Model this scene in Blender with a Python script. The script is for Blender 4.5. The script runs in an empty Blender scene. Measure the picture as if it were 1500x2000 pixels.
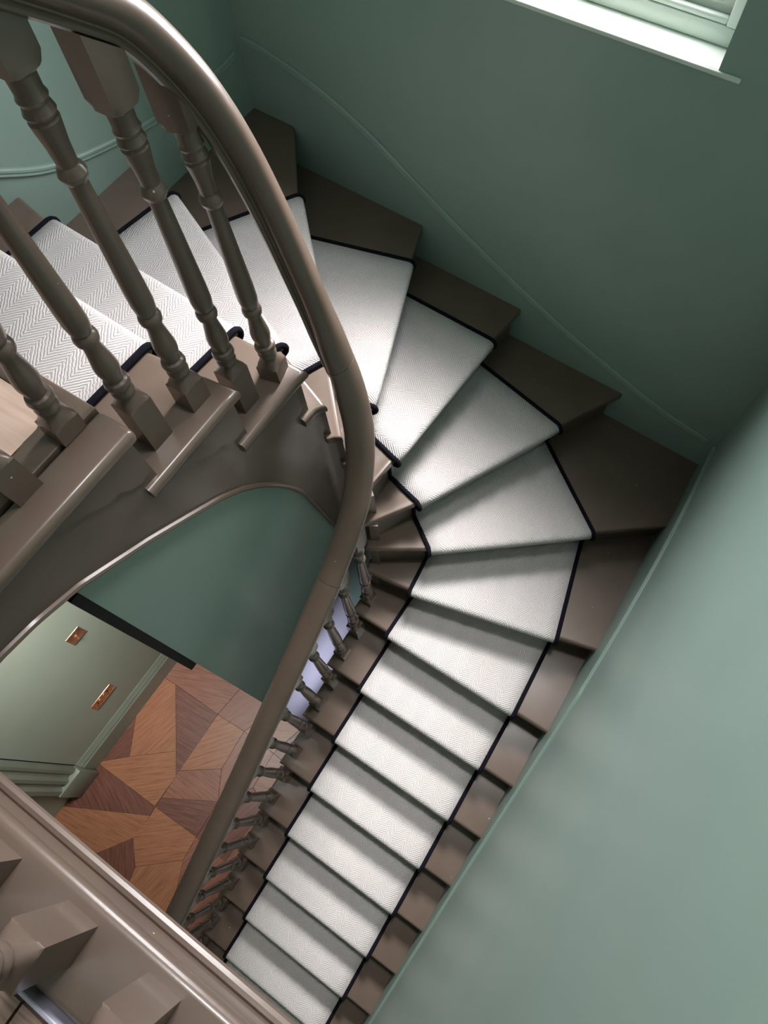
import bpy, bmesh, math, random
from mathutils import Vector, Matrix

random.seed(7)
S = 0.165                      # one riser in metres; every coordinate below is written in risers
scene = bpy.context.scene
COL = scene.collection

# ------------------------------------------------------------------ camera, world, lights, exposure
cam_data = bpy.data.cameras.new('camera')
cam = bpy.data.objects.new('camera', cam_data)
COL.objects.link(cam)
cam_data.sensor_fit = 'AUTO'
cam_data.sensor_width = 36.0
cam_data.lens = 1252.7 / 2000.0 * 36.0
cam_data.clip_start = 0.02
cam_data.clip_end = 100.0
AX = (Vector((0.838735, 0.54234, -0.048899)), Vector((0.48015, -0.778928, -0.403395)), Vector((-0.256866, 0.314863, -0.913719)))
rot = Matrix((AX[0], -AX[1], -AX[2])).transposed()
cam.matrix_world = Matrix.Translation(Vector((1.4747, -2.6006, 15.7399)) * S) @ rot.to_4x4()
scene.camera = cam

world = bpy.data.worlds.new('overcast_sky')
scene.world = world
world.use_nodes = True
world.node_tree.nodes['Background'].inputs[0].default_value = (0.75, 0.85, 1.0, 1)
world.node_tree.nodes['Background'].inputs[1].default_value = 1.0


def area_light(name, loc, target, sx, sy, power, color):
    d = bpy.data.lights.new(name, 'AREA')
    d.shape = 'RECTANGLE'
    d.size, d.size_y = sx * S, sy * S
    d.energy = power
    d.color = color
    o = bpy.data.objects.new(name, d)
    COL.objects.link(o)
    o.location = Vector(loc) * S
    o.rotation_euler = (Vector(target) - Vector(loc)).to_track_quat('-Z', 'Y').to_euler()
    return o


area_light('window_daylight', (-2.9, 10.0, 14.9), (1.2, 0.0, 13.6), 6.4, 9.6, 166.0, (1.0, 0.972, 1.0))
area_light('high_sky_daylight', (-3.6, 12.6, 22.6), (1.5, -12.0, -8.0), 5.5, 5.5, 33.0, (1.0, 0.965, 0.955)).data.spread = math.radians(44)
area_light('added_flight_fill', (0.7, 2.2, 26.4), (1.0, -4.6, -4.0), 3.0, 2.0, 4.2, (1.0, 0.985, 0.98)).data.spread = math.radians(38)  # added overhead fill, no fixture: brightens the lower flight and landing edge
area_light('landing_daylight', (-4.0, -9.5, 24.5), (-3.0, -4.0, 8.0), 7.0, 5.0, 3.0, (0.95, 0.97, 1.0))
area_light('hall_lamp', (-6.2, -4.4, 7.2), (-9.0, -5.2, -4.0), 2.5, 2.0, 9.0, (1.0, 0.97, 0.93)).data.spread = math.radians(75)
area_light('added_panel_fill', (-.6, -1.2, -4.2), (-3.0, -1.2, -4.0), 2.0, 3.0, 1.6, (0.86, 0.88, 1.0)).data.spread = math.radians(120)  # added light hidden under the lower flight, only to brighten the lilac panel

vs = scene.view_settings
vs.view_transform = 'Standard'
vs.look = 'None'
vs.gamma = 1.0
vs.use_curve_mapping = False
vs.exposure = 0.0
scene.cycles.use_denoising = True
scene.cycles.max_bounces = 8
scene.cycles.diffuse_bounces = 5
scene.cycles.caustics_reflective = False
scene.cycles.caustics_refractive = False
scene.cycles.sample_clamp_indirect = 6.0


# ------------------------------------------------------------------ materials
def srgb(r, g, b):
    return tuple(((c / 255.0) / 12.92 if c <= 10.3 else (((c / 255.0) + 0.055) / 1.055) ** 2.4) for c in (r, g, b)) + (1,)


class NT:
    def __init__(self, name):
        self.m = bpy.data.materials.new(name)
        self.m.use_nodes = True
        self.t = self.m.node_tree
        self.b = self.t.nodes['Principled BSDF']

    def n(self, kind, **kw):
        nd = self.t.nodes.new(kind)
        for k, v in kw.items():
            setattr(nd, k, v)
        return nd

    def l(self, a, b):
        self.t.links.new(a, b)

    def math(self, op, a, b=None, c=None):
        nd = self.n('ShaderNodeMath', operation=op)
        for i, v in enumerate((a, b, c)):
            if v is None:
                continue
            if isinstance(v, (int, float)):
                nd.inputs[i].default_value = v
            else:
                self.l(v, nd.inputs[i])
        return nd.outputs[0]

    def noise(self, vec, scale, detail=3.0, rough=0.5):
        nd = self.n('ShaderNodeTexNoise')
        nd.inputs['Scale'].default_value = scale
        nd.inputs['Detail'].default_value = detail
        nd.inputs['Roughness'].default_value = rough
        if vec is not None:
            self.l(vec, nd.inputs['Vector'])
        return nd.outputs['Fac']

    def ramp(self, fac, stops):
        nd = self.n('ShaderNodeValToRGB')
        el = nd.color_ramp.elements
        while len(el) < len(stops):
            el.new(0.5)
        for e, (p, c) in zip(el, stops):
            e.position = p
            e.color = c
        self.l(fac, nd.inputs[0])
        return nd.outputs[0]

    def bump(self, h, strength, dist):
        nd = self.n('ShaderNodeBump')
        nd.inputs['Strength'].default_value = strength
        nd.inputs['Distance'].default_value = dist
        self.l(h, nd.inputs['Height'])
        self.l(nd.outputs[0], self.b.inputs['Normal'])


def paint(name, col, rough, var=0.12, bump=0.15, scale=9.0, spec=0.5, coat=0.0, specks=False):
    k = NT(name)
    pos = k.n('ShaderNodeNewGeometry').outputs['Position']
    f = k.noise(pos, scale, 4.0)
    c0 = tuple(v * (1 - var) for v in col[:3]) + (1,)
    c1 = tuple(min(1, v * (1 + var)) for v in col[:3]) + (1,)
    colour = k.ramp(f, [(0.3, c0), (0.7, c1)])
    if specks:                                   # stray pale paint and dust flecks
        vo = k.n('ShaderNodeTexVoronoi')
        vo.inputs['Scale'].default_value = 26.0
        k.l(pos, vo.inputs['Vector'])
        sp = k.n('ShaderNodeSeparateColor')
        k.l(vo.outputs['Color'], sp.inputs[0])
        near = k.math('LESS_THAN', vo.outputs['Distance'], k.math('MULTIPLY', sp.outputs[1], 0.055))
        mask = k.math('MULTIPLY', near, k.math('GREATER_THAN', sp.outputs[0], 0.55))
        mx = k.n('ShaderNodeMixRGB')
        k.l(mask, mx.inputs[0])
        k.l(colour, mx.inputs[1])
        mx.inputs[2].default_value = srgb(206, 200, 192)
        colour = mx.outputs[0]
    k.l(colour, k.b.inputs['Base Color'])
    k.b.inputs['Roughness'].default_value = rough
    k.b.inputs['Specular IOR Level'].default_value = spec
    k.b.inputs['Coat Weight'].default_value = coat
    k.b.inputs['Coat Roughness'].default_value = 0.12
    k.bump(k.noise(pos, scale * 12, 3.0), bump, 0.0012)
    return k.m


M_BROWN = paint('brown_gloss_paint', srgb(101, 86, 76), 0.31, 0.10, 0.12, 7.0, 0.5, 0.15, True)
M_GREEN = paint('green_satin_wall_paint', srgb(134, 156, 146), 0.42, 0.05, 0.10, 3.0, 0.4)
M_PALE = paint('pale_sage_wall_paint', srgb(166, 176, 160), 0.55, 0.04, 0.08, 3.0, 0.35)
M_SAGE = paint('sage_skirting_paint', srgb(136, 146, 132), 0.35, 0.05, 0.08, 5.0)
M_FRAME = paint('sage_white_window_paint', srgb(205, 214, 205), 0.35, 0.04, 0.06, 5.0)
M_LILAC = paint('lilac_grey_panel_paint', srgb(186, 184, 202), 0.35, 0.06, 0.08, 4.0)
M_CEIL = paint('white_ceiling_paint', srgb(232, 232, 226), 0.7, 0.02, 0.03, 3.0)
M_BLACK = paint('black_paint', srgb(9, 9, 10), 0.55, 0.1, 0.08, 6.0, 0.2)
M_BIND = paint('navy_black_wool_binding', srgb(22, 21, 30), 0.95, 0.35, 1.0, 120.0, 0.1)


def brass():
    k = NT('brushed_copper_brass')
    pos = k.n('ShaderNodeNewGeometry').outputs['Position']
    k.l(k.ramp(k.noise(pos, 60.0), [(0.3, srgb(214, 166, 130)), (0.7, srgb(240, 204, 170))]), k.b.inputs['Base Color'])
    k.b.inputs['Metallic'].default_value = 1.0
    k.b.inputs['Roughness'].default_value = 0.42
    return k.m


M_BRASS = brass()


def glass():
    k = NT('window_glass')
    tr = k.n('ShaderNodeBsdfTransparent')
    gl = k.n('ShaderNodeBsdfGlossy')
    gl.inputs['Roughness'].default_value = 0.02
    mix = k.n('ShaderNodeMixShader')
    mix.inputs[0].default_value = 0.08
    k.l(tr.outputs[0], mix.inputs[1])
    k.l(gl.outputs[0], mix.inputs[2])
    k.l(mix.outputs[0], k.t.nodes['Material Output'].inputs['Surface'])
    return k.m


M_GLASS = glass()


def carpet_material():
    k = NT('oatmeal_herringbone_wool')
    uv = k.n('ShaderNodeUVMap', uv_map='UVMap').outputs[0]
    wob = k.n('ShaderNodeTexNoise')
    wob.inputs['Scale'].default_value = 90.0
    k.l(uv, wob.inputs['Vector'])
    sep = k.n('ShaderNodeSeparateXYZ')
    k.l(uv, sep.inputs[0])
    u = k.math('ADD', sep.outputs[0], k.math('MULTIPLY', k.math('SUBTRACT', wob.outputs['Fac'], 0.5), 0.003))
    v = sep.outputs[1]
    col_w = 0.044
    tri = k.math('PINGPONG', u, col_w)
    t = k.math('ADD', v, k.math('MULTIPLY', tri, 1.15))
    t = k.math('ADD', t, k.math('MULTIPLY', k.math('SUBTRACT', wob.outputs['Fac'], 0.5), 0.010))
    rib = k.math('PINGPONG', t, 0.0054)
    rib = k.math('MULTIPLY', rib, 1 / 0.0054)
    rib = k.math('POWER', rib, 0.7)
    fib = k.noise(uv, 420.0, 3.0, 0.7)
    big = k.noise(uv, 14.0, 3.0)
    h = k.math('ADD', k.math('MULTIPLY', rib, 0.75), k.math('MULTIPLY', fib, 0.7))
    base = k.ramp(k.math('ADD', k.math('MULTIPLY', rib, 0.42), k.math('MULTIPLY', fib, 0.58)),
                  [(0.14, srgb(136, 128, 127)), (0.44, srgb(203, 197, 195)), (0.85, srgb(224, 220, 218))])
    mix = k.n('ShaderNodeMixRGB', blend_type='MULTIPLY')
    mix.inputs[0].default_value = 0.35
    k.l(base, mix.inputs[1])
    k.l(k.ramp(big, [(0.3, (0.86, 0.86, 0.86, 1)), (0.7, (1, 1, 1, 1))]), mix.inputs[2])
    k.l(mix.outputs[0], k.b.inputs['Base Color'])
    k.b.inputs['Roughness'].default_value = 0.95
    k.b.inputs['Specular IOR Level'].default_value = 0.1
    k.b.inputs['Sheen Weight'].default_value = 0.15
    k.bump(h, 0.75, 0.0032)
    return k.m


M_CARPET = carpet_material()


def wood(name, dark, mid, light, rough=0.35, fine=1.0):
    k = NT(name)
    tc = k.n('ShaderNodeTexCoord').outputs['Object']
    info = k.n('ShaderNodeObjectInfo').outputs['Random']
    off = k.n('ShaderNodeCombineXYZ')
    k.l(k.math('MULTIPLY', info, 37.0), off.inputs[0])
    k.l(k.math('MULTIPLY', info, 91.0), off.inputs[1])
    add = k.n('ShaderNodeVectorMath', operation='ADD')
    k.l(tc, add.inputs[0])
    k.l(off.outputs[0], add.inputs[1])
    mp = k.n('ShaderNodeMapping')
    mp.inputs['Scale'].default_value = (4.0 * fine, 48.0 * fine, 8.0)
    k.l(add.outputs[0], mp.inputs[0])
    warp = k.n('ShaderNodeTexNoise')
    warp.inputs['Scale'].default_value = 0.9
    k.l(mp.outputs[0], warp.inputs['Vector'])
    g1 = k.noise(mp.outputs[0], 1.6, 6.0, 0.65)
    w = k.n('ShaderNodeTexWave', wave_type='BANDS', bands_direction='Y')
    w.inputs['Scale'].default_value = 0.55
    w.inputs['Distortion'].default_value = 9.0
    w.inputs['Detail'].default_value = 4.0
    k.l(mp.outputs[0], w.inputs['Vector'])
    f = k.math('ADD', k.math('MULTIPLY', g1, 0.9), k.math('MULTIPLY', w.outputs['Fac'], 0.1))
    k.l(k.ramp(f, [(0.3, dark), (0.5, mid), (0.72, light)]), k.b.inputs['Base Color'])
    k.b.inputs['Roughness'].default_value = rough
    k.bump(g1, 0.12, 0.001)
    return k.m


M_OAK = wood('light_oak_plank', srgb(132, 86, 62), srgb(164, 110, 80), srgb(182, 128, 96))
M_WALNUT = wood('dark_walnut_plank', srgb(86, 54, 46), srgb(116, 74, 62), srgb(138, 92, 78))
M_CHERRY = wood('reddish_mid_plank', srgb(116, 76, 62), srgb(146, 98, 80), srgb(166, 116, 96))
M_PLY = wood('bare_pink_plywood', srgb(196, 164, 146), srgb(214, 184, 166), srgb(224, 198, 182), 0.6, 0.5)
M_BOARD = wood('worn_floorboard', srgb(120, 96, 84), srgb(160, 134, 120), srgb(178, 154, 140), 0.6, 1.2)


# ------------------------------------------------------------------ helpers
def finish(bm, angle=33.0):
    bmesh.ops.remove_doubles(bm, verts=bm.verts, dist=1e-5)
    bmesh.ops.recalc_face_normals(bm, faces=bm.faces)
    lim = math.radians(angle)
    for f in bm.faces:
        f.smooth = True
    for e in bm.edges:
        if len(e.link_faces) != 2 or e.calc_face_angle(0.0) > lim:
            e.smooth = False


def obj(name, bm, mat, parent=None, origin=None, angle=33.0, recalc=True):
    """bm is in risers and world space; the mesh is linked relative to its parent (or origin) in metres."""
    if recalc:
        finish(bm, angle)
    o = bpy.data.objects.new(name, None)
    if parent is not None:
        base = Vector(parent['base'])
        off = base
        loc = Vector((0, 0, 0))
        if origin is not None:
            off = Vector(origin)
            loc = off - base
    else:
        off = Vector(origin) if origin is not None else Vector((0, 0, 0))
        loc = off
    me = bpy.data.meshes.new(name)
    for v in bm.verts:
        v.co = (v.co - off) * S
    bm.to_mesh(me)
    bm.free()
    me.materials.append(mat)
    bpy.data.objects.remove(o)
    o = bpy.data.objects.new(name, me)
    COL.objects.link(o)
    o.location = loc * S
    o['base'] = tuple(off)
    if parent is not None:
        o.parent = parent
    return o


def thing(name, base, label, cat, group=None):
    o = bpy.data.objects.new(name, None)
    COL.objects.link(o)
    o.location = Vector(base) * S
    o.empty_display_size = 0.1
    o['base'] = tuple(base)
    o['label'] = label
    o['category'] = cat
    if group:
        o['group'] = group
    return o


def structure(o, label=None):
    o['kind'] = 'structure'
    if label:
        o['label'] = label
    return o


def add_prism(bm, poly, z0, z1):
    """closed prism over a plan polygon; z0 / z1 numbers or per-vertex lists."""
    n = len(poly)
    a = z0 if isinstance(z0, (list, tuple)) else [z0] * n
    b = z1 if isinstance(z1, (list, tuple)) else [z1] * n
    lo = [bm.verts.new((p[0], p[1], a[i])) for i, p in enumerate(poly)]
    hi = [bm.verts.new((p[0], p[1], b[i])) for i, p in enumerate(poly)]
    bm.faces.new(lo[::-1])
    bm.faces.new(hi)
    for i in range(n):
        j = (i + 1) % n
        bm.faces.new((lo[i], lo[j], hi[j], hi[i]))
    return lo, hi


def add_box(bm, x0, y0, z0, x1, y1, z1):
    add_prism(bm, [(x0, y0), (x1, y0), (x1, y1), (x0, y1)], z0, z1)


def bevel(bm, width, seg=2, angle=40.0):
    bmesh.ops.recalc_face_normals(bm, faces=bm.faces)
    lim = math.radians(angle)
    es = [e for e in bm.edges if len(e.link_faces) == 2 and e.calc_face_angle(0.0) > lim]
    bmesh.ops.bevel(bm, geom=es, offset=width, segments=seg, profile=0.5, affect='EDGES', clamp_overlap=True)


def add_sweep(bm, path, profile, closed_profile=True, up=Vector((0, 0, 1)), cap=True):
    """sweep a 2-D profile (side, up) along a 3-D path."""
    P = [Vector(p) for p in path]
    rings = []
    for i, p in enumerate(P):
        t = (P[min(i + 1, len(P) - 1)] - P[max(i - 1, 0)]).normalized()
        side = t.cross(up)
        if side.length < 1e-4:
            side = Vector((1, 0, 0))
        side.normalize()
        u = side.cross(t).normalized()
        rings.append([bm.verts.new(p + side * a + u * b) for a, b in profile])
    n = len(profile)
    for r0, r1 in zip(rings, rings[1:]):
        for i in range(n if closed_profile else n - 1):
            j = (i + 1) % n
            bm.faces.new((r0[i], r0[j], r1[j], r1[i]))
    if cap:
        bm.faces.new(rings[0][::-1])
        bm.faces.new(rings[-1])
    return rings


def circle(r, n):
    return [(r * math.cos(2 * math.pi * i / n), r * math.sin(2 * math.pi * i / n)) for i in range(n)]


def smooth_path(pts, n):
    """Catmull-Rom through pts, n samples per span."""
    P = [Vector(p) for p in pts]
    P = [P[0] * 2 - P[1]] + P + [P[-1] * 2 - P[-2]]
    out = []
    for i in range(1, len(P) - 2):
        a, b, c, d = P[i - 1], P[i], P[i + 1], P[i + 2]
        for k in range(n):
            t = k / n
            out.append(0.5 * ((2 * b) + (c - a) * t + (2 * a - 5 * b + 4 * c - d) * t * t + (3 * b - a - 3 * c + d) * t ** 3))
    out.append(P[-2])
    return out


def interp(x, xs, ys):
    if x <= xs[0]:
        return ys[0]
    for i in range(len(xs) - 1):
        if x <= xs[i + 1]:
            t = (x - xs[i]) / (xs[i + 1] - xs[i])
            return ys[i] + t * (ys[i + 1] - ys[i])
    return ys[-1]


# ------------------------------------------------------------------ plan of the stairwell
G = 1.365                                   # going
XR, XL = 3.27, -9.46                        # right and left walls
ZF, ZL, ZC = -9.0, 10.0, 27.0               # hall floor, landing, ceiling
YB = -14.0                                  # back of the hall and landing


def far_y(x):
    return 7.05 + (3.33 - x) * 0.061


# window in the far wall
WX0, WX1, WZ0, WZ1 = -5.4, 0.17, 10.0, 19.0
TH = 1.0
bm = bmesh.new()


def far_box(x0, x1, z0, z1):
    add_prism(bm, [(x0, far_y(x0)), (x1, far_y(x1)), (x1, far_y(x1) + TH), (x0, far_y(x0) + TH)], z0, z1)


far_box(XL - 1, WX0, ZF - .3, ZC)
far_box(WX1, XR + 1, ZF - .3, ZC)
far_box(WX0, WX1, ZF - .3, WZ0 - 0.07)
far_box(WX0, WX1, WZ1, ZC)
structure(obj('wall_far', bm, M_GREEN), 'dark green wall of the window side')

bm = bmesh.new()
add_box(bm, XR, YB, ZF - .3, XR + 1, far_y(XR), ZC)
structure(obj('wall_right', bm, M_GREEN), 'green wall beside the lower flight')
bm = bmesh.new()
add_box(bm, XL - 1, -4.2, ZF - .3, XL, far_y(XL), ZC)
add_box(bm, XL - 1, YB, ZL - 1.0, XL, -4.2, ZC)
structure(obj('wall_left', bm, M_GREEN), 'green wall beside the upper flight')
bm = bmesh.new()
add_box(bm, XL - 4, YB - 1, ZF - .3, XR + 1, YB, ZC)
structure(obj('wall_back', bm, M_PALE), 'wall behind the landing and hall')
bm = bmesh.new()
add_box(bm, XL - 1, YB, ZC, XR + 1, far_y(XL) + 1, ZC + .4)
structure(obj('ceiling', bm, M_CEIL), 'white ceiling over the stairwell')
# pale hall wall, with a moulded door casing at its near end
bm = bmesh.new()
add_box(bm, -10.0, -8.25, ZF - .3, -9.03, -1.8, ZL - 1.0)
add_box(bm, -10.0, -1.8, ZF - .3, -9.03, 3.0, 3.5)
add_box(bm, -10.0, YB, ZF - .3, -9.03, -9.3, ZL - 1.0)
add_box(bm, -10.0, -9.3, ZF + 12.5, -9.03, -8.25, ZL - 1.0)
structure(obj('wall_hall', bm, M_PALE), 'pale sage hall wall with copper plates')


# ------------------------------------------------------------------ well curve: inner tread ends, from the lower flight up round to the landing
TIPS = {1: (-2.20, .92), 2: (-2.25, 1.12), 3: (-2.32, 1.30), 4: (-2.41, 1.45), 5: (-2.53, 1.55), 6: (-2.66, 1.57), 7: (-2.79, 1.50), 8: (-2.90, 1.38)}
XW0, XW1 = -2.17, -2.92
WELL = [(XW0, -13.0), (XW0, -6.0), (XW0, .2), (XW0, .7)] + [TIPS[k] for k in range(1, 9)] + [(XW1, 1.1), (XW1, .6), (XW1, -4.46)]
WS = [0.0]
for a, b in zip(WELL, WELL[1:]):
    WS.append(WS[-1] + math.dist(a, b))


def well(s):
    s = max(0, min(WS[-1], s))
    return (interp(s, WS, [p[0] for p in WELL]), interp(s, WS, [p[1] for p in WELL]))


def s_tip(k):
    if k <= 0:
        return G * k + .12 + 13.0
    if k <= 8:
        return WS[3 + k]
    return WS[-1] - ({9: .18, 10: -1.2}[k] + 4.46)


def normal_out(s, d):
    """well point moved d towards the treads (away from the void)."""
    a, b = Vector(well(s - .05)), Vector(well(s + .05))
    t = (b - a).normalized()
    p = Vector(well(s))
    return p + Vector((t.y, -t.x)) * d


# carpet lip ends, left (well side) and right (wall side)
LR = {1: ((-.98, .98), (2.41, 1.79)), 2: ((-.93, 1.81), (1.99, 4.09)), 3: ((-1.49, 2.31), (.21, 5.60)), 4: ((-2.17, 2.57), (-1.94, 6.21)),
      5: ((-2.91, 2.93), (-4.23, 6.47)), 6: ((-3.75, 2.89), (-6.74, 6.03)), 7: ((-4.12, 2.15), (-8.10, 3.99)), 8: ((-4.29, 1.49), (-8.48, 1.73)),
      9: ((-4.39, .16), (-8.5, .36)), 10: ((-4.42, -1.22), (-8.5, -1.16))}
OUT = {1: (XR, 2.12), 2: (XR, 5.22), 3: (.98, far_y(.98)), 4: (-1.9, far_y(-1.9)), 5: (-4.66, far_y(-4.66)), 6: (-8.25, far_y(-8.25)),
       7: (XL, 4.62), 8: (XL, 1.80), 9: (XL, .42), 10: (XL, -1.22)}
for k in range(-9, 1):
    LR[k] = ((-1.063, G * k), (2.415, G * k))
    OUT[k] = (XR, G * k + .12)
CORNERS = {2: [(XR, far_y(XR))], 6: [(XL, far_y(XL))]}


def up_normal(k):
    a, b = Vector(LR[k][0]), Vector(LR[k][1])
    d = (b - a).normalized()
    return Vector((-d.y, d.x))


def front(k, back):
    """plan polyline of nosing k from well to wall, moved back by 'back' beyond the carpet lip."""
    n = up_normal(k)
    lim = min(back - .12, .12) if 1 <= k <= 7 else back - .12
    s = s_tip(k) + max(0, lim)
    pts = [Vector(well(s)), Vector(LR[k][0]) + n * back, Vector(LR[k][1]) + n * back]
    o = Vector(OUT[k])
    # slide the wall end along the wall it sits on
    e = back - .12
    if k <= 2:
        o = Vector((XR, o.y + e / max(.4, n.y)))
    elif k <= 6:
        o.x -= e / max(.35, abs(n.x)) if n.x < 0 else -e
        o.y = far_y(o.x)
    else:
        o = Vector((XL, o.y - e))
    if k == 10:
        pts = [Vector((XW1, -1.22 - e)), Vector((XL, -1.22 - e))]
        return pts, s
    return pts + [o], s


stair = thing('staircase', (-1.0, 0.0, ZF), 'dark brown painted winding staircase turning round an open well', 'staircase')
for k in range(-8, 10):
    f, s0 = front(k, .12)
    b, s1 = front(k + 1, .42)
    if k == 9:
        s1 = WS[-1] - (4.46 - 1.5)
    poly = [tuple(p) for p in f] + CORNERS.get(k, []) + [tuple(p) for p in b[::-1]]
    n = 5
    if s1 > s0:
        poly += [well(s1 + (s0 - s1) * i / n) for i in range(1, n)]
    clean = []
    for p in poly:
        if not clean or math.dist(p, clean[-1]) > .012:
            clean.append(p)
    if math.dist(clean[0], clean[-1]) < .012:
        clean.pop()
    bm = bmesh.new()
    lo, hi = add_prism(bm, clean, k - .2, k)
    # rounded nosing along the front and the return into the well
    bmesh.ops.recalc_face_normals(bm, faces=bm.faces)
    nf = len(f)
    edges = set()
    for i in range(nf - 1):
        for ring in (lo, hi):
            for e in ring[i].link_edges:
                if e.other_vert(ring[i]) is ring[i + 1]:
                    edges.add(e)
    first_b = nf + len(CORNERS.get(k, [])) + len(b) - 1
    N = len(clean)
    for i in range(min(first_b, N - 1), N):
        j = (i + 1) % N
        for ring in (lo, hi):
            for e in ring[i].link_edges:
                if e.other_vert(ring[i]) is ring[j]:
                    edges.add(e)
    bmesh.ops.bevel(bm, geom=list(edges), offset=.075, segments=3, profile=0.5, affect='EDGES', clamp_overlap=True)
    obj('tread', bm, M_BROWN, stair)
for k in range(-8, 11):
    f, s0 = front(k, .30)
    g, s1 = front(k, .42)
    # stop the riser at the string face
    f[0] = normal_out(s0, .2)
    g[0] = normal_out(s1, .2)
    if k == 10:
        f, g = [Vector((XW1 - .12, -1.40)), Vector((XL, -1.40))], [Vector((XW1 - .12, -1.52)), Vector((XL, -1.52))]
    bm = bmesh.new()
    add_prism(bm, [tuple(p) for p in f] + [tuple(p) for p in g[::-1]], k - 1 + .002, k - .2)
    obj('riser', bm, M_BROWN, stair)


# cut string that follows the well
def tread_at(s):
    k = -9
    for q in range(-8, 11):
        if s >= s_tip(q) + .10 - (.06 if 1 <= q <= 7 else 0):
            k = q
    return k


SB_S = [s_tip(-8), s_tip(-1), s_tip(0), s_tip(1), s_tip(2), s_tip(3), s_tip(4), s_tip(5), s_tip(6), s_tip(7), s_tip(8)]
SB_Z = [-9.0, -2.6, -1.9, -1.0, -.6, -.3, 0.0, .3, .6, .9, 1.4]
for y_, z_ in ((1.1, 2.5), (.9, 3.6), (.64, 5.0), (.42, 5.62), (.19, 6.11), (-.1, 6.62), (-.42, 7.04), (-.8, 7.4), (-1.13, 7.63), (-1.92, 8.17), (-2.84, 8.71), (-3.4, 8.9), (-3.87, 8.98), (-4.46, 9.0)):
    SB_S.append(WS[-1] - (4.46 + y_))
    SB_Z.append(z_)
ss = []
s = s_tip(-8)
while s < WS[-1]:
    ss.append(s)
    s += .06 if 13.0 < s < 16.5 else .14
cuts = [s_tip(k) + .10 - (.06 if 1 <= k <= 7 else 0) for k in range(-7, 11)]
for c in cuts:
    ss += [c - .004, c + .004]
ss = sorted(ss + [WS[-1]])
bm = bmesh.new()
rings = []
for s in ss:
    zt = min(tread_at(s) - .17, ZL - .17)
    zb = max(ZF, interp(s, SB_S, SB_Z))
    pi, po = normal_out(s, .10), normal_out(s, .30)
    rings.append([bm.verts.new((pi.x, pi.y, zb)), bm.verts.new((po.x, po.y, zb)), bm.verts.new((po.x, po.y, max(zt, zb + .02))), bm.verts.new((pi.x, pi.y, max(zt, zb + .02)))])
for r0, r1 in zip(rings, rings[1:]):
    for i in range(4):
        j = (i + 1) % 4
        bm.faces.new((r0[i], r0[j], r1[j], r1[i]))
bm.faces.new(rings[0][::-1])
bm.faces.new(rings[-1])
obj('string', bm, M_BROWN, stair)
bm = bmesh.new()
path = []
s = s_tip(1)
while s <= WS[-1]:
    p = normal_out(s, .09)
    path.append((p.x, p.y, interp(s, SB_S, SB_Z) + .04))
    s += .1
add_sweep(bm, path, circle(.05, 8))
obj('string_bead', bm, M_BROWN, stair)
# shaped brackets planted on the string under the upper tread ends
for k in (8, 9, 10):
    y0 = {8: 1.15, 9: .02, 10: -1.36}[k]
    L = 1.15
    top = k - .2
    prof = [(y0, top), (y0, top - .62), (y0 - .14, top - .66), (y0 - .3, top - .58), (y0 - .42, top - .44), (y0 - .55, top - .46), (y0 - .68, top - .36), (y0 - .8, top - .26), (y0 - .95, top - .2), (y0 - L, top - .1), (y0 - L, top)]
    bm = bmesh.new()
    a = [bm.verts.new((XW1 - .11, y, z)) for y, z in prof]
    b = [bm.verts.new((XW1 - .075, y, z)) for y, z in prof]
    bm.faces.new(a)
    bm.faces.new(b[::-1])
    for i in range(len(prof)):
        j = (i + 1) % len(prof)
        bm.faces.new((a[i], b[i], b[j], a[j]))
    obj('bracket', bm, M_BROWN, stair)

# ------------------------------------------------------------------ landing
land = thing('landing', (-4.0, -6.0, ZL), 'brown painted landing edge with a bare pinkish board floor behind', 'landing')
YE = -4.60
# joist body and boards
bm = bmesh.new()
add_box(bm, XL, YB, ZL - .9, -3.2, -1.6, ZL - .2)
add_box(bm, -3.2, YB, ZL - .9, XR, -4.85, ZL - .2)
obj('subfloor', bm, M_PALE, land)
bm = bmesh.new()
add_box(bm, XL, YB, ZL - .2, -3.86, -1.50, ZL - .02)
obj('bare_board', bm, M_PLY, land)['label'] = 'bare pinkish board'
bm = bmesh.new()
poly = [(XL, -1.22), (XL, -1.50), (-4.2, -1.50), (-4.12, -1.56), (-3.9, -1.68), (-3.86, -1.78), (-3.87, -1.95), (-3.84, -2.1), (-3.86, -2.3), (-3.84, -2.6), (-3.86, -3.2), (-3.84, -4.2), (-3.86, -5.35), (-3.475, -5.35), (-3.475, -1.22)]
add_prism(bm, poly, ZL - .2, ZL)
bevel(bm, .04, 2, 60)
obj('margin_board', bm, M_BROWN, land)
bm = bmesh.new()
add_box(bm, -3.44, YE, ZL - .2, XW1, -1.22, ZL)
bevel(bm, .07, 3)
obj('nosing_board', bm, M_BROWN, land)
bm = bmesh.new()
add_box(bm, -3.44, -5.32, ZL - .2, XR, YE - .003, ZL)
bevel(bm, .08, 3)
obj('nosing_board', bm, M_BROWN, land)
bm = bmesh.new()
add_box(bm, -3.0, -4.84, ZL - .66, XR, -4.67, ZL - .2)
obj('fascia', bm, M_BROWN, land)
bm = bmesh.new()
add_sweep(bm, [(-3.0, -4.63, ZL - .61), (XR, -4.63, ZL - .61)], circle(.06, 10))
obj('fascia_bead', bm, M_BROWN, land)
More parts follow.
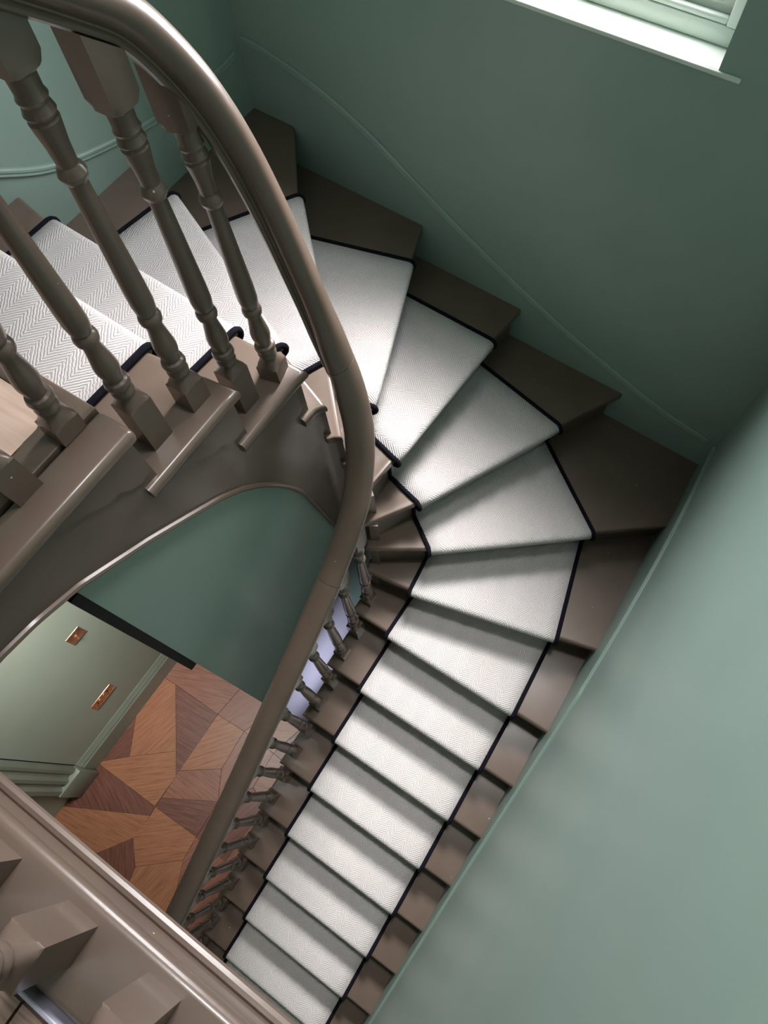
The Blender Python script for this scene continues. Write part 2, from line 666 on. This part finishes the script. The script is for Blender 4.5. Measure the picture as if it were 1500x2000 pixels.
# bare floorboards behind the brown margin, each its own board, with a thin pale strip at the joint
x = -3.82
while x < XR - .05:
    x1 = min(x + 1.18, XR)
    bm = bmesh.new()
    add_box(bm, x + .012, YB, ZL - .2, x1 - .012, -5.44, ZL - .03)
    obj('floorboard', bm, M_BOARD, land, origin=((x + x1) / 2, -6.5, ZL))
    x = x1
bm = bmesh.new()
add_box(bm, -3.82, -5.40, ZL - .2, XR, -5.365, ZL + .012)
bevel(bm, .008, 1)
obj('floor_strip', bm, M_LILAC, land)

# ------------------------------------------------------------------ wall under the upper flight, wrapping round under the well
bm = bmesh.new()
rings = []
s = s_tip(2)
samples = []
while s < WS[-1] - (4.46 - 2.92):
    samples.append(s)
    s += .1 if 13.5 < s < 16.5 else .5
samples.append(WS[-1] - (4.46 - 2.92))
for s in samples:
    zt = max(ZF + .1, interp(s, SB_S, SB_Z) + .15)
    pi, po = normal_out(s, .13), normal_out(s, .28)
    rings.append([bm.verts.new((pi.x, pi.y, ZF - .2)), bm.verts.new((po.x, po.y, ZF - .2)), bm.verts.new((po.x, po.y, zt)), bm.verts.new((pi.x, pi.y, zt))])
for r0, r1 in zip(rings, rings[1:]):
    for i in range(4):
        j = (i + 1) % 4
        bm.faces.new((r0[i], r0[j], r1[j], r1[i]))
bm.faces.new(rings[0][::-1])
bm.faces.new(rings[-1])
wall_well = structure(obj('wall_well', bm, M_GREEN), 'deep green wall under the upper flight')
bm = bmesh.new()
add_box(bm, XW1 - .13, -2.9, ZF, XW1 - .09, .9, -1.3)
bevel(bm, .015, 1)
obj('lower_panel', bm, M_LILAC, wall_well)['label'] = 'lilac grey lower panel'
bm = bmesh.new()
add_box(bm, XW1 - .30, -3.06, 4.2, XW1 - .11, -2.925, 8.62)
obj('edge_strip', bm, M_BLACK, wall_well)

# ------------------------------------------------------------------ hall floor: big geometric timber pieces
bm = bmesh.new()
add_box(bm, -13.5, YB, ZF - .4, XR + 1, 7.6, ZF - .06)
floor = structure(obj('floor', bm, M_WALNUT, origin=(-6, -8, ZF)), 'hall floor of large geometric timber pieces')
PIECES = [
    ('o', 75, [(-9.05, -4.39), (-8.37, -4.34), (-6.78, -6.17), (-8.12, -7.26), (-9.16, -5.61)]),
    ('o', 40, [(-8.12, -7.26), (-6.78, -6.17), (-6.22, -6.83), (-6.22, -8.01), (-9.02, -8.07)]),
    ('w', 70, [(-9.10, -4.39), (-9.16, -5.61), (-8.12, -7.26), (-9.02, -8.07), (-9.4, -8.07), (-9.4, -4.39)]),
    ('w', 5, [(-8.37, -4.34), (-6.29, -4.32), (-6.22, -6.83), (-6.78, -6.17)]),
    ('c', 20, [(-9.4, -2.9), (-9.4, -4.39), (-9.05, -4.39), (-8.37, -4.34), (-6.29, -4.32), (-6.13, -2.9)]),
    ('c', 60, [(-6.13, -2.9), (-6.29, -4.32), (-5.08, -4.26), (-4.5, -2.9)]),
    ('o', 50, [(-6.29, -4.32), (-5.08, -4.26), (-4.97, -5.73), (-6.24, -6.62)]),
    ('c', 0, [(-6.24, -6.62), (-4.97, -5.73), (-4.4, -6.65), (-6.2, -7.67)]),
    ('w', 20, [(-6.2, -7.67), (-4.4, -6.65), (-4.33, -7.95), (-6.19, -8.01)]),
    ('w', -20, [(-9.02, -8.07), (-6.19, -8.01), (-6.16, -8.33), (-9.2, -9.91), (-10.25, -9.77), (-9.4, -8.07)]),
    ('o', 10, [(-9.2, -9.91), (-6.16, -8.33), (-6.18, -9.18), (-6.97, -10.29), (-8.0, -11.6), (-9.0, -10.8)]),
    ('o', 40, [(-6.19, -8.01), (-4.33, -7.95), (-4.26, -8.75), (-5.53, -9.82), (-6.2, -9.19), (-6.16, -8.33)]),
    ('o', 80, [(-5.53, -9.82), (-4.26, -8.75), (-3.5, -10.3), (-3.6, -11.7), (-5.0, -11.7)]),
    ('w', -50, [(-6.97, -10.29), (-6.18, -9.18), (-5.53, -9.82), (-5.0, -11.7), (-8.0, -11.6)]),
    ('c', -30, [(-10.25, -9.77), (-9.2, -9.91), (-9.0, -10.8), (-8.0, -11.6), (-10.5, -11.6)]),
    ('w', 10, [(-13.2, -9.9), (-10.25, -9.77), (-10.5, -11.6), (-13.2, -11.6)]),
    ('c', 30, [(-13.2, -7.0), (-9.4, -7.0), (-9.4, -8.07), (-10.25, -9.77), (-13.2, -9.9)]),
    ('c', 85, [(-5.08, -4.26), (-3.7, -4.28), (-3.62, -5.6), (-4.4, -6.65), (-4.97, -5.73)]),
    ('o', 30, [(-4.5, -2.9), (-5.08, -4.26), (-3.7, -4.28), (-3.3, -2.9)]),
    ('w', 60, [(-3.3, -2.9), (-3.7, -4.28), (-2.1, -4.4), (-2.1, -2.9)]),
    ('c', 15, [(-3.7, -4.28), (-2.1, -4.4), (-2.1, -6.1), (-3.62, -5.6)]),
    ('w', 75, [(-4.4, -6.65), (-3.62, -5.6), (-2.9, -5.84), (-3.0, -8.0), (-4.33, -7.95)]),
    ('c', 65, [(-2.9, -5.84), (-2.1, -6.1), (-2.1, -8.0), (-3.0, -8.0)]),
    ('c', 75, [(-4.33, -7.95), (-2.1, -8.0), (-2.1, -10.1), (-3.5, -10.3), (-4.26, -8.75)]),
    ('w', 0, [(-3.5, -10.3), (-2.1, -10.1), (-2.1, -11.7), (-3.6, -11.7)]),
    ('o', 0, [(-13.2, -11.6), (-8.0, -11.6), (-7.5, -13.9), (-13.2, -13.9)]),
    ('c', 40, [(-8.0, -11.6), (-5.0, -11.7), (-4.4, -13.9), (-7.5, -13.9)]),
    ('o', 70, [(-5.0, -11.7), (-2.1, -11.7), (-2.1, -13.9), (-4.4, -13.9)]),
]
for kind, ang, poly in PIECES:
    cx = sum(p[0] for p in poly) / len(poly)
    cy = sum(p[1] for p in poly) / len(poly)
    th = math.radians(ang)
    c, sn = math.cos(th), math.sin(th)
    loc = []
    for i, (px, py) in enumerate(poly):           # shrink a hair for the joint
        dx, dy = px - cx, py - cy
        q = 1 - .004 / max(.2, math.hypot(dx, dy))
        dx, dy = dx * q, dy * q
        loc.append((dx * c + dy * sn, -dx * sn + dy * c))
    bm = bmesh.new()
    add_prism(bm, loc, -.07, 0.0)
    bevel(bm, .006, 1, 60)
    o = obj('floor_plank', bm, {'o': M_OAK, 'w': M_WALNUT, 'c': M_CHERRY}[kind])
    o.parent = floor
    o.location = (Vector((cx, cy, ZF)) - Vector((-6, -8, ZF))) * S
    o.rotation_euler = (0, 0, th)

# skirting of the hall wall and the moulded door casing
SK = [(0, 0), (.16, 0), (.16, .95), (.12, 1.02), (.12, 1.08), (.06, 1.2), (.03, 1.3), (0, 1.34)]
bm = bmesh.new()
ra = [bm.verts.new((-9.03 + a, -8.25, ZF + b)) for a, b in SK]
rb = [bm.verts.new((-9.03 + a, 3.0, ZF + b)) for a, b in SK]
for i in range(len(SK)):
    j = (i + 1) % len(SK)
    bm.faces.new((ra[i], ra[j], rb[j], rb[i]))
bm.faces.new(ra)
bm.faces.new(rb[::-1])
structure(obj('baseboard_hall', bm, M_SAGE, angle=20), 'sage skirting board along the pale hall wall')
door = bpy.data.objects.new('door_1', None)
COL.objects.link(door)
door.location = Vector((-9.03, -8.8, ZF)) * S
door['base'] = (-9.03, -8.8, ZF)
structure(door, 'moulded sage door casing at the end of the hall wall')
CASE = [(0, 0), (.16, 0), (.2, .1), (.2, .2), (.13, .26), (.15, .36), (.26, .44), (.26, .56), (.17, .62), (.19, .72), (.3, .8), (.3, .95), (.0, .95)]
bm = bmesh.new()
ra = [bm.verts.new((-9.03 + a, -8.28 - b, ZF + 1.5)) for a, b in CASE]
rb = [bm.verts.new((-9.03 + a, -8.28 - b, ZF + 12.5)) for a, b in CASE]
for i in range(len(CASE)):
    j = (i + 1) % len(CASE)
    bm.faces.new((ra[i], ra[j], rb[j], rb[i]))
bm.faces.new(ra)
bm.faces.new(rb[::-1])
obj('casing', bm, M_SAGE, door, angle=18)
bm = bmesh.new()
add_box(bm, -9.03, -9.27, ZF, -8.68, -8.26, ZF + 1.5)
bevel(bm, .03, 2)
obj('plinth_block', bm, M_SAGE, door)
bm = bmesh.new()
add_box(bm, -9.9, -9.3, ZF, -9.6, -8.25, ZF + 12.5)
obj('door_leaf', bm, M_SAGE, door)

# ------------------------------------------------------------------ wall mouldings that follow the stairs
MOULD = [(-.13, 0), (-.13, .04), (-.09, .09), (-.03, .07), (.0, .1), (.06, .1), (.1, .06), (.13, .05), (.13, 0)]


def wall_mould(name, pts, inward, mat, label):
    path = smooth_path(pts, 6)
    bm = bmesh.new()
    inw = Vector(inward)
    rings = []
    for i, p in enumerate(path):
        t = (path[min(i + 1, len(path) - 1)] - path[max(i - 1, 0)]).normalized()
        u = inw.cross(t).normalized()
        if u.z < 0:
            u = -u
        rings.append([bm.verts.new(p + u * a * .62 + inw * b * .55) for a, b in MOULD])
    n = len(MOULD)
    for r0, r1 in zip(rings, rings[1:]):
        for i in range(n):
            j = (i + 1) % n
            bm.faces.new((r0[i], r0[j], r1[j], r1[i]))
    bm.faces.new(rings[0])
    bm.faces.new(rings[-1][::-1])
    return structure(obj(name, bm, mat, angle=20), label)


wall_mould('trim_1', [(x, far_y(x), z) for x, z in ((-9.3, 7.55), (-8.74, 7.5), (-7.4, 7.2), (-6.1, 6.7), (-4.8, 6.0), (-3.55, 5.33), (-2.2, 4.68), (-.83, 4.08), (.5, 3.6), (1.92, 3.15), (3.1, 2.95))],
           (-.0609, -.998, 0), M_GREEN, 'thin dado moulding on the window wall')
wall_mould('trim_2', [(XL, y, z) for y, z in ((7.6, 7.3), (7.0, 7.26), (5.3, 7.36), (3.76, 7.66), (2.63, 8.0), (1.77, 8.48), (.6, 9.3), (-.8, 10.5), (-2.0, 11.2), (-4.0, 11.3))],
           (1, 0, 0), M_GREEN, 'thin dado moulding on the left wall')
wall_mould('trim_3', [(XR, y, z) for y, z in ((6.8, 3.1), (5.0, 3.35), (3.56, 3.2), (2.21, 2.75), (1.04, 2.1), (.45, 1.72), (-2.34, -.56), (-4.26, -2.05), (-5.73, -3.1), (-7.31, -4.25), (-10, -6.2))],
           (-1, 0, 0), M_GREEN, 'thin dado moulding on the right wall')

# ------------------------------------------------------------------ window
win = bpy.data.objects.new('window_1', None)
COL.objects.link(win)
win.location = Vector((-2.6, far_y(-2.6), WZ0)) * S
win['base'] = (-2.6, far_y(-2.6), WZ0)
structure(win, 'sage framed window with a deep pale sill')


def slab(x0, x1, y0, y1, z0, z1, bev=.02, seg=2):
    """box whose y is measured from the wall face."""
    bm = bmesh.new()
    add_prism(bm, [(x0, far_y(x0) + y0), (x1, far_y(x1) + y0), (x1, far_y(x1) + y1), (x0, far_y(x0) + y1)], z0, z1)
    if bev:
        bevel(bm, bev, seg)
    return bm


obj('sill', slab(WX0 - .34, WX1 + .34, -.03, .01, WZ0 - .07, WZ0, .02, 3), M_FRAME, win)
obj('sill', slab(WX0 + .003, WX1 - .003, .01, .99, WZ0 - .068, WZ0, .0), M_FRAME, win)
obj('frame', slab(WX0 + .002, WX1 - .002, .48, .95, WZ0 + .002, WZ0 + .24, .02), M_FRAME, win)
obj('frame', slab(WX0 + .002, WX0 + .2, .48, .95, WZ0 + .24, WZ1 - .002, .02), M_FRAME, win)
obj('frame', slab(WX1 - .2, WX1 - .002, .48, .95, WZ0 + .24, WZ1 - .002, .02), M_FRAME, win)
obj('frame', slab(WX0 + .2, WX1 - .2, .48, .95, WZ1 - .2, WZ1 - .002, .02), M_FRAME, win)
obj('sash_bead', slab(WX0 + .2, WX1 - .2, .5, .6, WZ0 + .24, WZ0 + .33, .03, 3), M_FRAME, win)
for z0 in (WZ0 + .24, WZ0 + 4.6):
    y0 = .62 if z0 < WZ0 + 1 else .76
    z1 = z0 + 4.3
    a, b = WX0 + .2, WX1 - .2
    obj('sash_rail', slab(a, b, y0, y0 + .12, z0, z0 + .38, .02), M_FRAME, win)
    obj('sash_rail', slab(a, b, y0, y0 + .12, z1 - .28, z1, .02), M_FRAME, win)
    obj('sash_stile', slab(a, a + .32, y0, y0 + .12, z0 + .38, z1 - .28, .02), M_FRAME, win)
    obj('sash_stile', slab(b - .32, b, y0, y0 + .12, z0 + .38, z1 - .28, .02), M_FRAME, win)
    obj('glass_pane', slab(a + .3, b - .3, y0 + .05, y0 + .075, z0 + .36, z1 - .26, 0), M_GLASS, win)

# ------------------------------------------------------------------ carpet runner
runner = thing('stair_runner', (.7, -6.0, ZF), 'oatmeal herringbone wool stair runner edged in navy black binding', 'stair carpet')
TC = .06
bm = bmesh.new()
uvl = bm.loops.layers.uv.new('UVMap')
NX = 10
rows = []      # (left, right, z, frame k, v, kind)
for k in range(10, -9, -1):
    L, R = Vector(LR[k][0]), Vector(LR[k][1])
    n = up_normal(k)
    if k < 10:
        n2 = up_normal(k + 1)
        Lb = Vector(LR[k + 1][0]) + n2 * .29
        Rb = Vector(LR[k + 1][1]) + n2 * .29
        for t in (0.02, .25, .5, .75):
            fl, fr = L + n * .13, R + n * .13
            rows.append((Lb.lerp(fl, t), Rb.lerp(fr, t), k + TC, k, None))
        v0 = .13
        for j, a in enumerate((90, 60, 30, 0, -30, -60, -90)):
            a = math.radians(a)
            r = .13
            off = .13 - r * math.cos(a)
            z = k + TC - .13 + .13 * math.sin(a)
            rows.append((L + n * off, R + n * off, z, k, off if a > 0 else off - .1 * j))
        zr = k + TC - .26
    else:
        zr = k - .2
    for j in range(3):
        z = zr + (k - 1 + TC - zr) * j / 2.0
        rows.append((L + n * .285, R + n * .285, z, k, -(k - z) - .1))
grid = []
for (L, R, z, k, v) in rows:
    line = []
    for i in range(NX + 1):
        p = L.lerp(R, i / NX)
        line.append(bm.verts.new((p.x, p.y, z)))
    grid.append(line)
for r in range(len(grid) - 1):
    k = rows[r + 1][3]
    L, R = Vector(LR[k][0]), Vector(LR[k][1])
    mid = (L + R) / 2
    tdir = (R - L).normalized()
    n = up_normal(k)
    for i in range(NX):
        f = bm.faces.new((grid[r][i], grid[r + 1][i], grid[r + 1][i + 1], grid[r][i + 1]))
        for lp, rr in zip(f.loops, (r, r + 1, r + 1, r)):
            q = Vector((lp.vert.co.x, lp.vert.co.y)) - mid
            v = rows[rr][4]
            if v is None or rows[rr][3] != k:
                v = q.dot(n) if rows[rr + 0][3] == k else -(k - lp.vert.co.z) - .1
            lp[uvl].uv = (q.dot(tdir) * S, (v + k * .73) * S)
bmesh.ops.recalc_face_normals(bm, faces=bm.faces)
for f in bm.faces:
    f.smooth = True
carpet = obj('carpet', bm, M_CARPET, runner, recalc=False)
sol = carpet.modifiers.new('thickness', 'SOLIDIFY')
sol.thickness = .045 * S
sol.offset = -1
for side in (0, 1):
    bm = bmesh.new()
    path = []
    for rw in rows:
        p = rw[side] + (rw[1 - side] - rw[side]).normalized() * -.02
        q = Vector((p.x, p.y, rw[2] - .012))
        if not path or (q - path[-1]).length > .03:
            path.append(q)
    prev = None
    prof = circle(.052, 8)
    rings = []
    lat = (Vector((rows[0][1].x - rows[0][0].x, rows[0][1].y - rows[0][0].y, 0))).normalized()
    for i, p in enumerate(path):
        t = (path[min(i + 1, len(path) - 1)] - path[max(i - 1, 0)]).normalized()
        u = t.cross(Vector((0, 0, 1)))
        ref = Vector((0, 0, 1)) if abs(t.z) < .8 else (prev if prev is not None else Vector((1, 0, 0)))
        a = t.cross(ref)
        if a.length < 1e-3:
            a = Vector((1, 0, 0))
        a.normalize()
        if prev is not None and a.dot(prev) < 0:
            a = -a
        b = a.cross(t).normalized()
        prev = a
        rings.append([bm.verts.new(p + a * x + b * y) for x, y in prof])
    for r0, r1 in zip(rings, rings[1:]):
        # join rings with the nearest rotation so that the tube never twists
        best = min(range(8), key=lambda o_: sum((r0[i].co - r1[(i + o_) % 8].co).length for i in range(8)))
        rev = min(range(8), key=lambda o_: sum((r0[i].co - r1[(o_ - i) % 8].co).length for i in range(8)))
        d1 = sum((r0[i].co - r1[(i + best) % 8].co).length for i in range(8))
        d2 = sum((r0[i].co - r1[(rev - i) % 8].co).length for i in range(8))
        if d2 < d1:
            m = [r1[(rev - i) % 8] for i in range(8)]
        else:
            m = [r1[(i + best) % 8] for i in range(8)]
        r1[:] = m
        for i in range(8):
            j = (i + 1) % 8
            bm.faces.new((r0[i], r0[j], r1[j], r1[i]))
    obj('binding', bm, M_BIND, runner, angle=70)

# ------------------------------------------------------------------ balusters and handrails
SQ = .16


def baluster_bm(base, top, ring, turn=0.0, tilt=(0.0, 0.0)):
    """square blocks and turned middle as one continuous lathe; ring = height of the lowest ring above the base."""
    H = top[2] - base[2]
    r = ring
    sec = [(0, 's', SQ), (r - .36, 's', SQ), (r - .335, 'm', SQ * 1.0), (r - .25, 'r', .125), (r - .2, 'r', .115), (r - .17, 'r', .13), (r - .13, 'r', .135), (r - .09, 'r', .12), (r - .075, 'r', .115),
           (r - .05, 'r', .135), (r, 'r', .148), (r + .05, 'r', .135), (r + .07, 'r', .105), (r + .12, 'r', .108), (r + .22, 'r', .132), (r + .3, 'r', .134), (r + .45, 'r', .112), (r + .6, 'r', .092),
           (r + .66, 'r', .1), (r + .68, 'r', .125), (r + .73, 'r', .132), (r + .78, 'r', .12), (r + .8, 'r', .1), (r + .84, 'r', .115), (r + .95, 'r', .128), (r + 1.15, 'r', .126),
           (r + 1.7, 'r', .108), (r + 2.33, 'r', .09), (r + 2.36, 'r', .115), (r + 2.41, 'r', .13), (r + 2.46, 'r', .115), (r + 2.49, 'r', .09), (r + 2.65, 'r', .1), (r + 2.8, 'r', .122), (r + 2.86, 'r', .13),
           (r + 2.88, 'r', .115), (r + 2.92, 'r', .135), (r + 2.97, 'r', .12), (r + 2.99, 'r', .112), (r + 3.03, 'r', .13), (r + 3.07, 'r', .115), (r + 3.2, 'r', .12), (r + 3.24, 'm', SQ), (r + 3.32, 's', SQ), (H, 's', SQ)]
    bm = bmesh.new()
    N = 24
    B, T = Vector(base), Vector(top)
    rings = []
    for z, kind, rad in sec:
        if z > H - .02 and z < H:
            continue
        z = min(z, H)
        p = B.lerp(T, z / H)
        ring_ = []
        for i in range(N):
            th = 2 * math.pi * i / N
            c, s_ = math.cos(th), math.sin(th)
            if kind == 's':
                rr = rad / max(abs(c), abs(s_))
            elif kind == 'm':
                rr = min(rad / max(abs(c), abs(s_)), rad * 1.18)
            else:
                rr = rad
            ct, st = math.cos(th + turn), math.sin(th + turn)
            dz = (rr * ct * tilt[0] + rr * st * tilt[1]) if z >= H else 0.0
            ring_.append(bm.verts.new((p.x + rr * ct, p.y + rr * st, p.z + dz)))
        rings.append(ring_)
    for r0, r1 in zip(rings, rings[1:]):
        for i in range(N):
            j = (i + 1) % N
            bm.faces.new((r0[i], r0[j], r1[j], r1[i]))
    bm.faces.new(rings[0][::-1])
    bm.faces.new(rings[-1])
    return bm


RAIL = [(-.12, -.21), (.12, -.21), (.135, -.2), (.165, -.19), (.17, -.165), (.16, -.145), (.14, -.13), (.14, -.115), (.165, -.1), (.205, -.075), (.238, -.035), (.255, .015), (.252, .065), (.232, .115), (.19, .158), (.125, .19), (.06, .206), (0, .21),
        (-.06, .206), (-.125, .19), (-.19, .158), (-.232, .115), (-.252, .065), (-.255, .015), (-.238, -.035), (-.205, -.075), (-.165, -.1), (-.14, -.115), (-.14, -.13), (-.16, -.145), (-.17, -.165), (-.165, -.19), (-.135, -.2)]
RP = [(-1.93, -11.5, -4.1), (-1.93, -9.2, -2.45), (-1.93, -6.8, -.85), (-1.93, -4.4, .81), (-1.93, -2.0, 2.64), (-1.93, -.8, 3.56), (-1.94, -.2, 4.05), (-1.95, .4, 4.68), (-1.98, .84, 5.2), (-2.06, 1.14, 5.62),
      (-2.16, 1.4, 6.05), (-2.29, 1.62, 6.5), (-2.44, 1.76, 6.95), (-2.58, 1.84, 7.4), (-2.71, 1.86, 7.9), (-2.84, 1.84, 8.6), (-2.96, 1.76, 9.5), (-3.08, 1.64, 10.5), (-3.19, 1.48, 11.4), (-3.28, 1.29, 12.05),
      (-3.35, 1.08, 12.5), (-3.39, .84, 12.85), (-3.4, .5, 13.15), (-3.41, 0.0, 13.55), (-3.42, -.7, 14.1), (-3.43, -1.3, 14.5), (-3.44, -2.0, 14.72), (-3.45, -3.2, 14.8), (-3.45, -4.3, 14.8)]
railpath = smooth_path(RP, 6)


def rail_at(x, y):
    """underside of the rail above (x, y) and its slope."""
    i = min(range(1, len(railpath) - 1), key=lambda q: (railpath[q].x - x) ** 2 + (railpath[q].y - y) ** 2)
    t = railpath[i + 1] - railpath[i - 1]
    h2 = t.x * t.x + t.y * t.y
    g = (t.x * t.z / h2, t.y * t.z / h2)
    z = railpath[i].z + (x - railpath[i].x) * g[0] + (y - railpath[i].y) * g[1]
    return z - .205 * math.sqrt(1 + t.z * t.z / h2), g


bal = thing('stair_balustrade', (-1.93, 0, ZF), 'brown painted stair balustrade sweeping in a curve round the open well', 'balustrade')


def rail_part(path):
    bm = bmesh.new()
    add_sweep(bm, path, RAIL)
    return obj('handrail', bm, M_BROWN, bal, angle=28)


# three lengths with hairline joints, as the old rail has
def nearest(pt):
    return min(range(len(railpath)), key=lambda i: (railpath[i] - Vector(pt)).length)


j1, j2 = nearest((-1.94, -.35, 3.95)), nearest((-2.69, 1.86, 7.8))


def trim_ends(path, a, b):
    p = [Vector(q) for q in path]
    if a:
        p[0] = p[0] + (p[1] - p[0]).normalized() * .008
    if b:
        p[-1] = p[-1] + (p[-2] - p[-1]).normalized() * .008
    return p


rail_part(trim_ends(railpath[:j1 + 1], False, True))
rail_part(trim_ends(railpath[j1:j2 + 1], True, True))
rail_part(trim_ends(railpath[j2:], True, False))

for k in range(-8, 1):
    for off, ring in ((.60, .66), (1.27, 1.13)):
        if k == 0 and off > 1:
            continue
        y = G * k + off
        x = -1.97
        zt, g = rail_at(-1.93, y)
        obj('baluster', baluster_bm((x, y, k), (-1.93, y, zt), ring, 0.0, g), M_BROWN, bal, origin=(x, y, k))
UP = [((-3.303, 1.11, 8), (-3.345, 1.07, 12.2), .62, .25), ((-3.383, .48, 8), (-3.36, .50, 12.9), 1.13, .0), ((-3.34, -.228, 9), (-3.47, -.08, 13.35), .72, 0), ((-3.40, -.90, 9), (-3.45, -.82, 14.0), 1.11, 0),
      ((-3.56, -1.60, 10), (-3.43, -1.35, 14.3), .59, 0), ((-3.46, -2.35, 10), (-3.44, -2.35, 14.6), .9, 0), ((-3.45, -3.1, 10), (-3.45, -3.1, 14.6), .9, 0), ((-3.45, -3.9, 10), (-3.45, -3.9, 14.6), .9, 0)]
for b, t, ring, turn in UP:
    zt, g = rail_at(t[0], t[1])
    t = (t[0], t[1], zt)
    obj('baluster', baluster_bm(b, t, ring, turn, g), M_BROWN, bal, origin=b)

lb = thing('landing_balustrade', (-.1, -4.9, ZL), 'brown painted balustrade along the landing edge over the lower flight', 'balustrade')
x = -2.83
while x < 3.0:
    obj('baluster', baluster_bm((x, -4.9, ZL), (x, -4.9, ZL + 4.6), 1.14), M_BROWN, lb, origin=(x, -4.9, ZL))
    x += .85
bm = bmesh.new()
add_sweep(bm, [(-3.2, -4.9, ZL + 4.83), (-1, -4.9, ZL + 4.83), (XR, -4.9, ZL + 4.83)], RAIL)
obj('handrail', bm, M_BROWN, lb, angle=28)
bm = bmesh.new()
add_box(bm, -3.68, -5.13, ZL, -3.22, -4.67, ZL + 5.4)
bevel(bm, .05, 2)
obj('newel_post', bm, M_BROWN, lb)

# ------------------------------------------------------------------ copper plates on the hall wall
XP = -9.03


def plate(name, y0, y1, z0, z1, label, cat):
    t = thing(name, (XP, (y0 + y1) / 2, (z0 + z1) / 2), label, cat)
    bm = bmesh.new()
    add_box(bm, XP + .001, y0, z0, XP + .045, y1, z1)
    bevel(bm, .018, 2)
    obj('plate', bm, M_BRASS, t)
    return t


sw = plate('light_switch', -4.63, -4.12, -2.42, -1.88, 'copper toggle light switch plate, the upper of the two plates on the pale wall', 'switch')
bm = bmesh.new()
add_sweep(bm, [(XP + .04, -4.375, -2.15), (XP + .1, -4.375, -2.13), (XP + .17, -4.375, -2.08)], circle(.03, 8), up=Vector((0, 1, 0)))
obj('toggle', bm, M_BRASS, sw)
bm = bmesh.new()
add_sweep(bm, [(XP + .04, -4.375, -2.15), (XP + .065, -4.375, -2.15)], circle(.06, 10), up=Vector((0, 1, 0)))
obj('collar', bm, M_BRASS, sw)
so = plate('power_socket', -6.24, -5.32, -6.28, -5.78, 'copper double power socket plate low on the pale wall', 'socket')
for yc in (-6.01, -5.55):
    for dy, dz, w, h in ((0, .1, .022, .05), (-.07, -.05, .035, .018), (.07, -.05, .035, .018)):
        bm = bmesh.new()
        add_box(bm, XP + .04, yc + dy - w, -6.06 + dz - h, XP + .048, yc + dy + w, -6.06 + dz + h)
        obj('pin_slot', bm, M_BLACK, so)
for yc in (-5.88, -5.68):
    bm = bmesh.new()
    add_box(bm, XP + .03, yc - .045, -5.93, XP + .075, yc + .045, -5.85)
    bevel(bm, .012, 1)
    obj('rocker', bm, M_BRASS, so)

# empties carry a helper property only while building
for o in bpy.data.objects:
    if 'base' in o:
        del o['base']
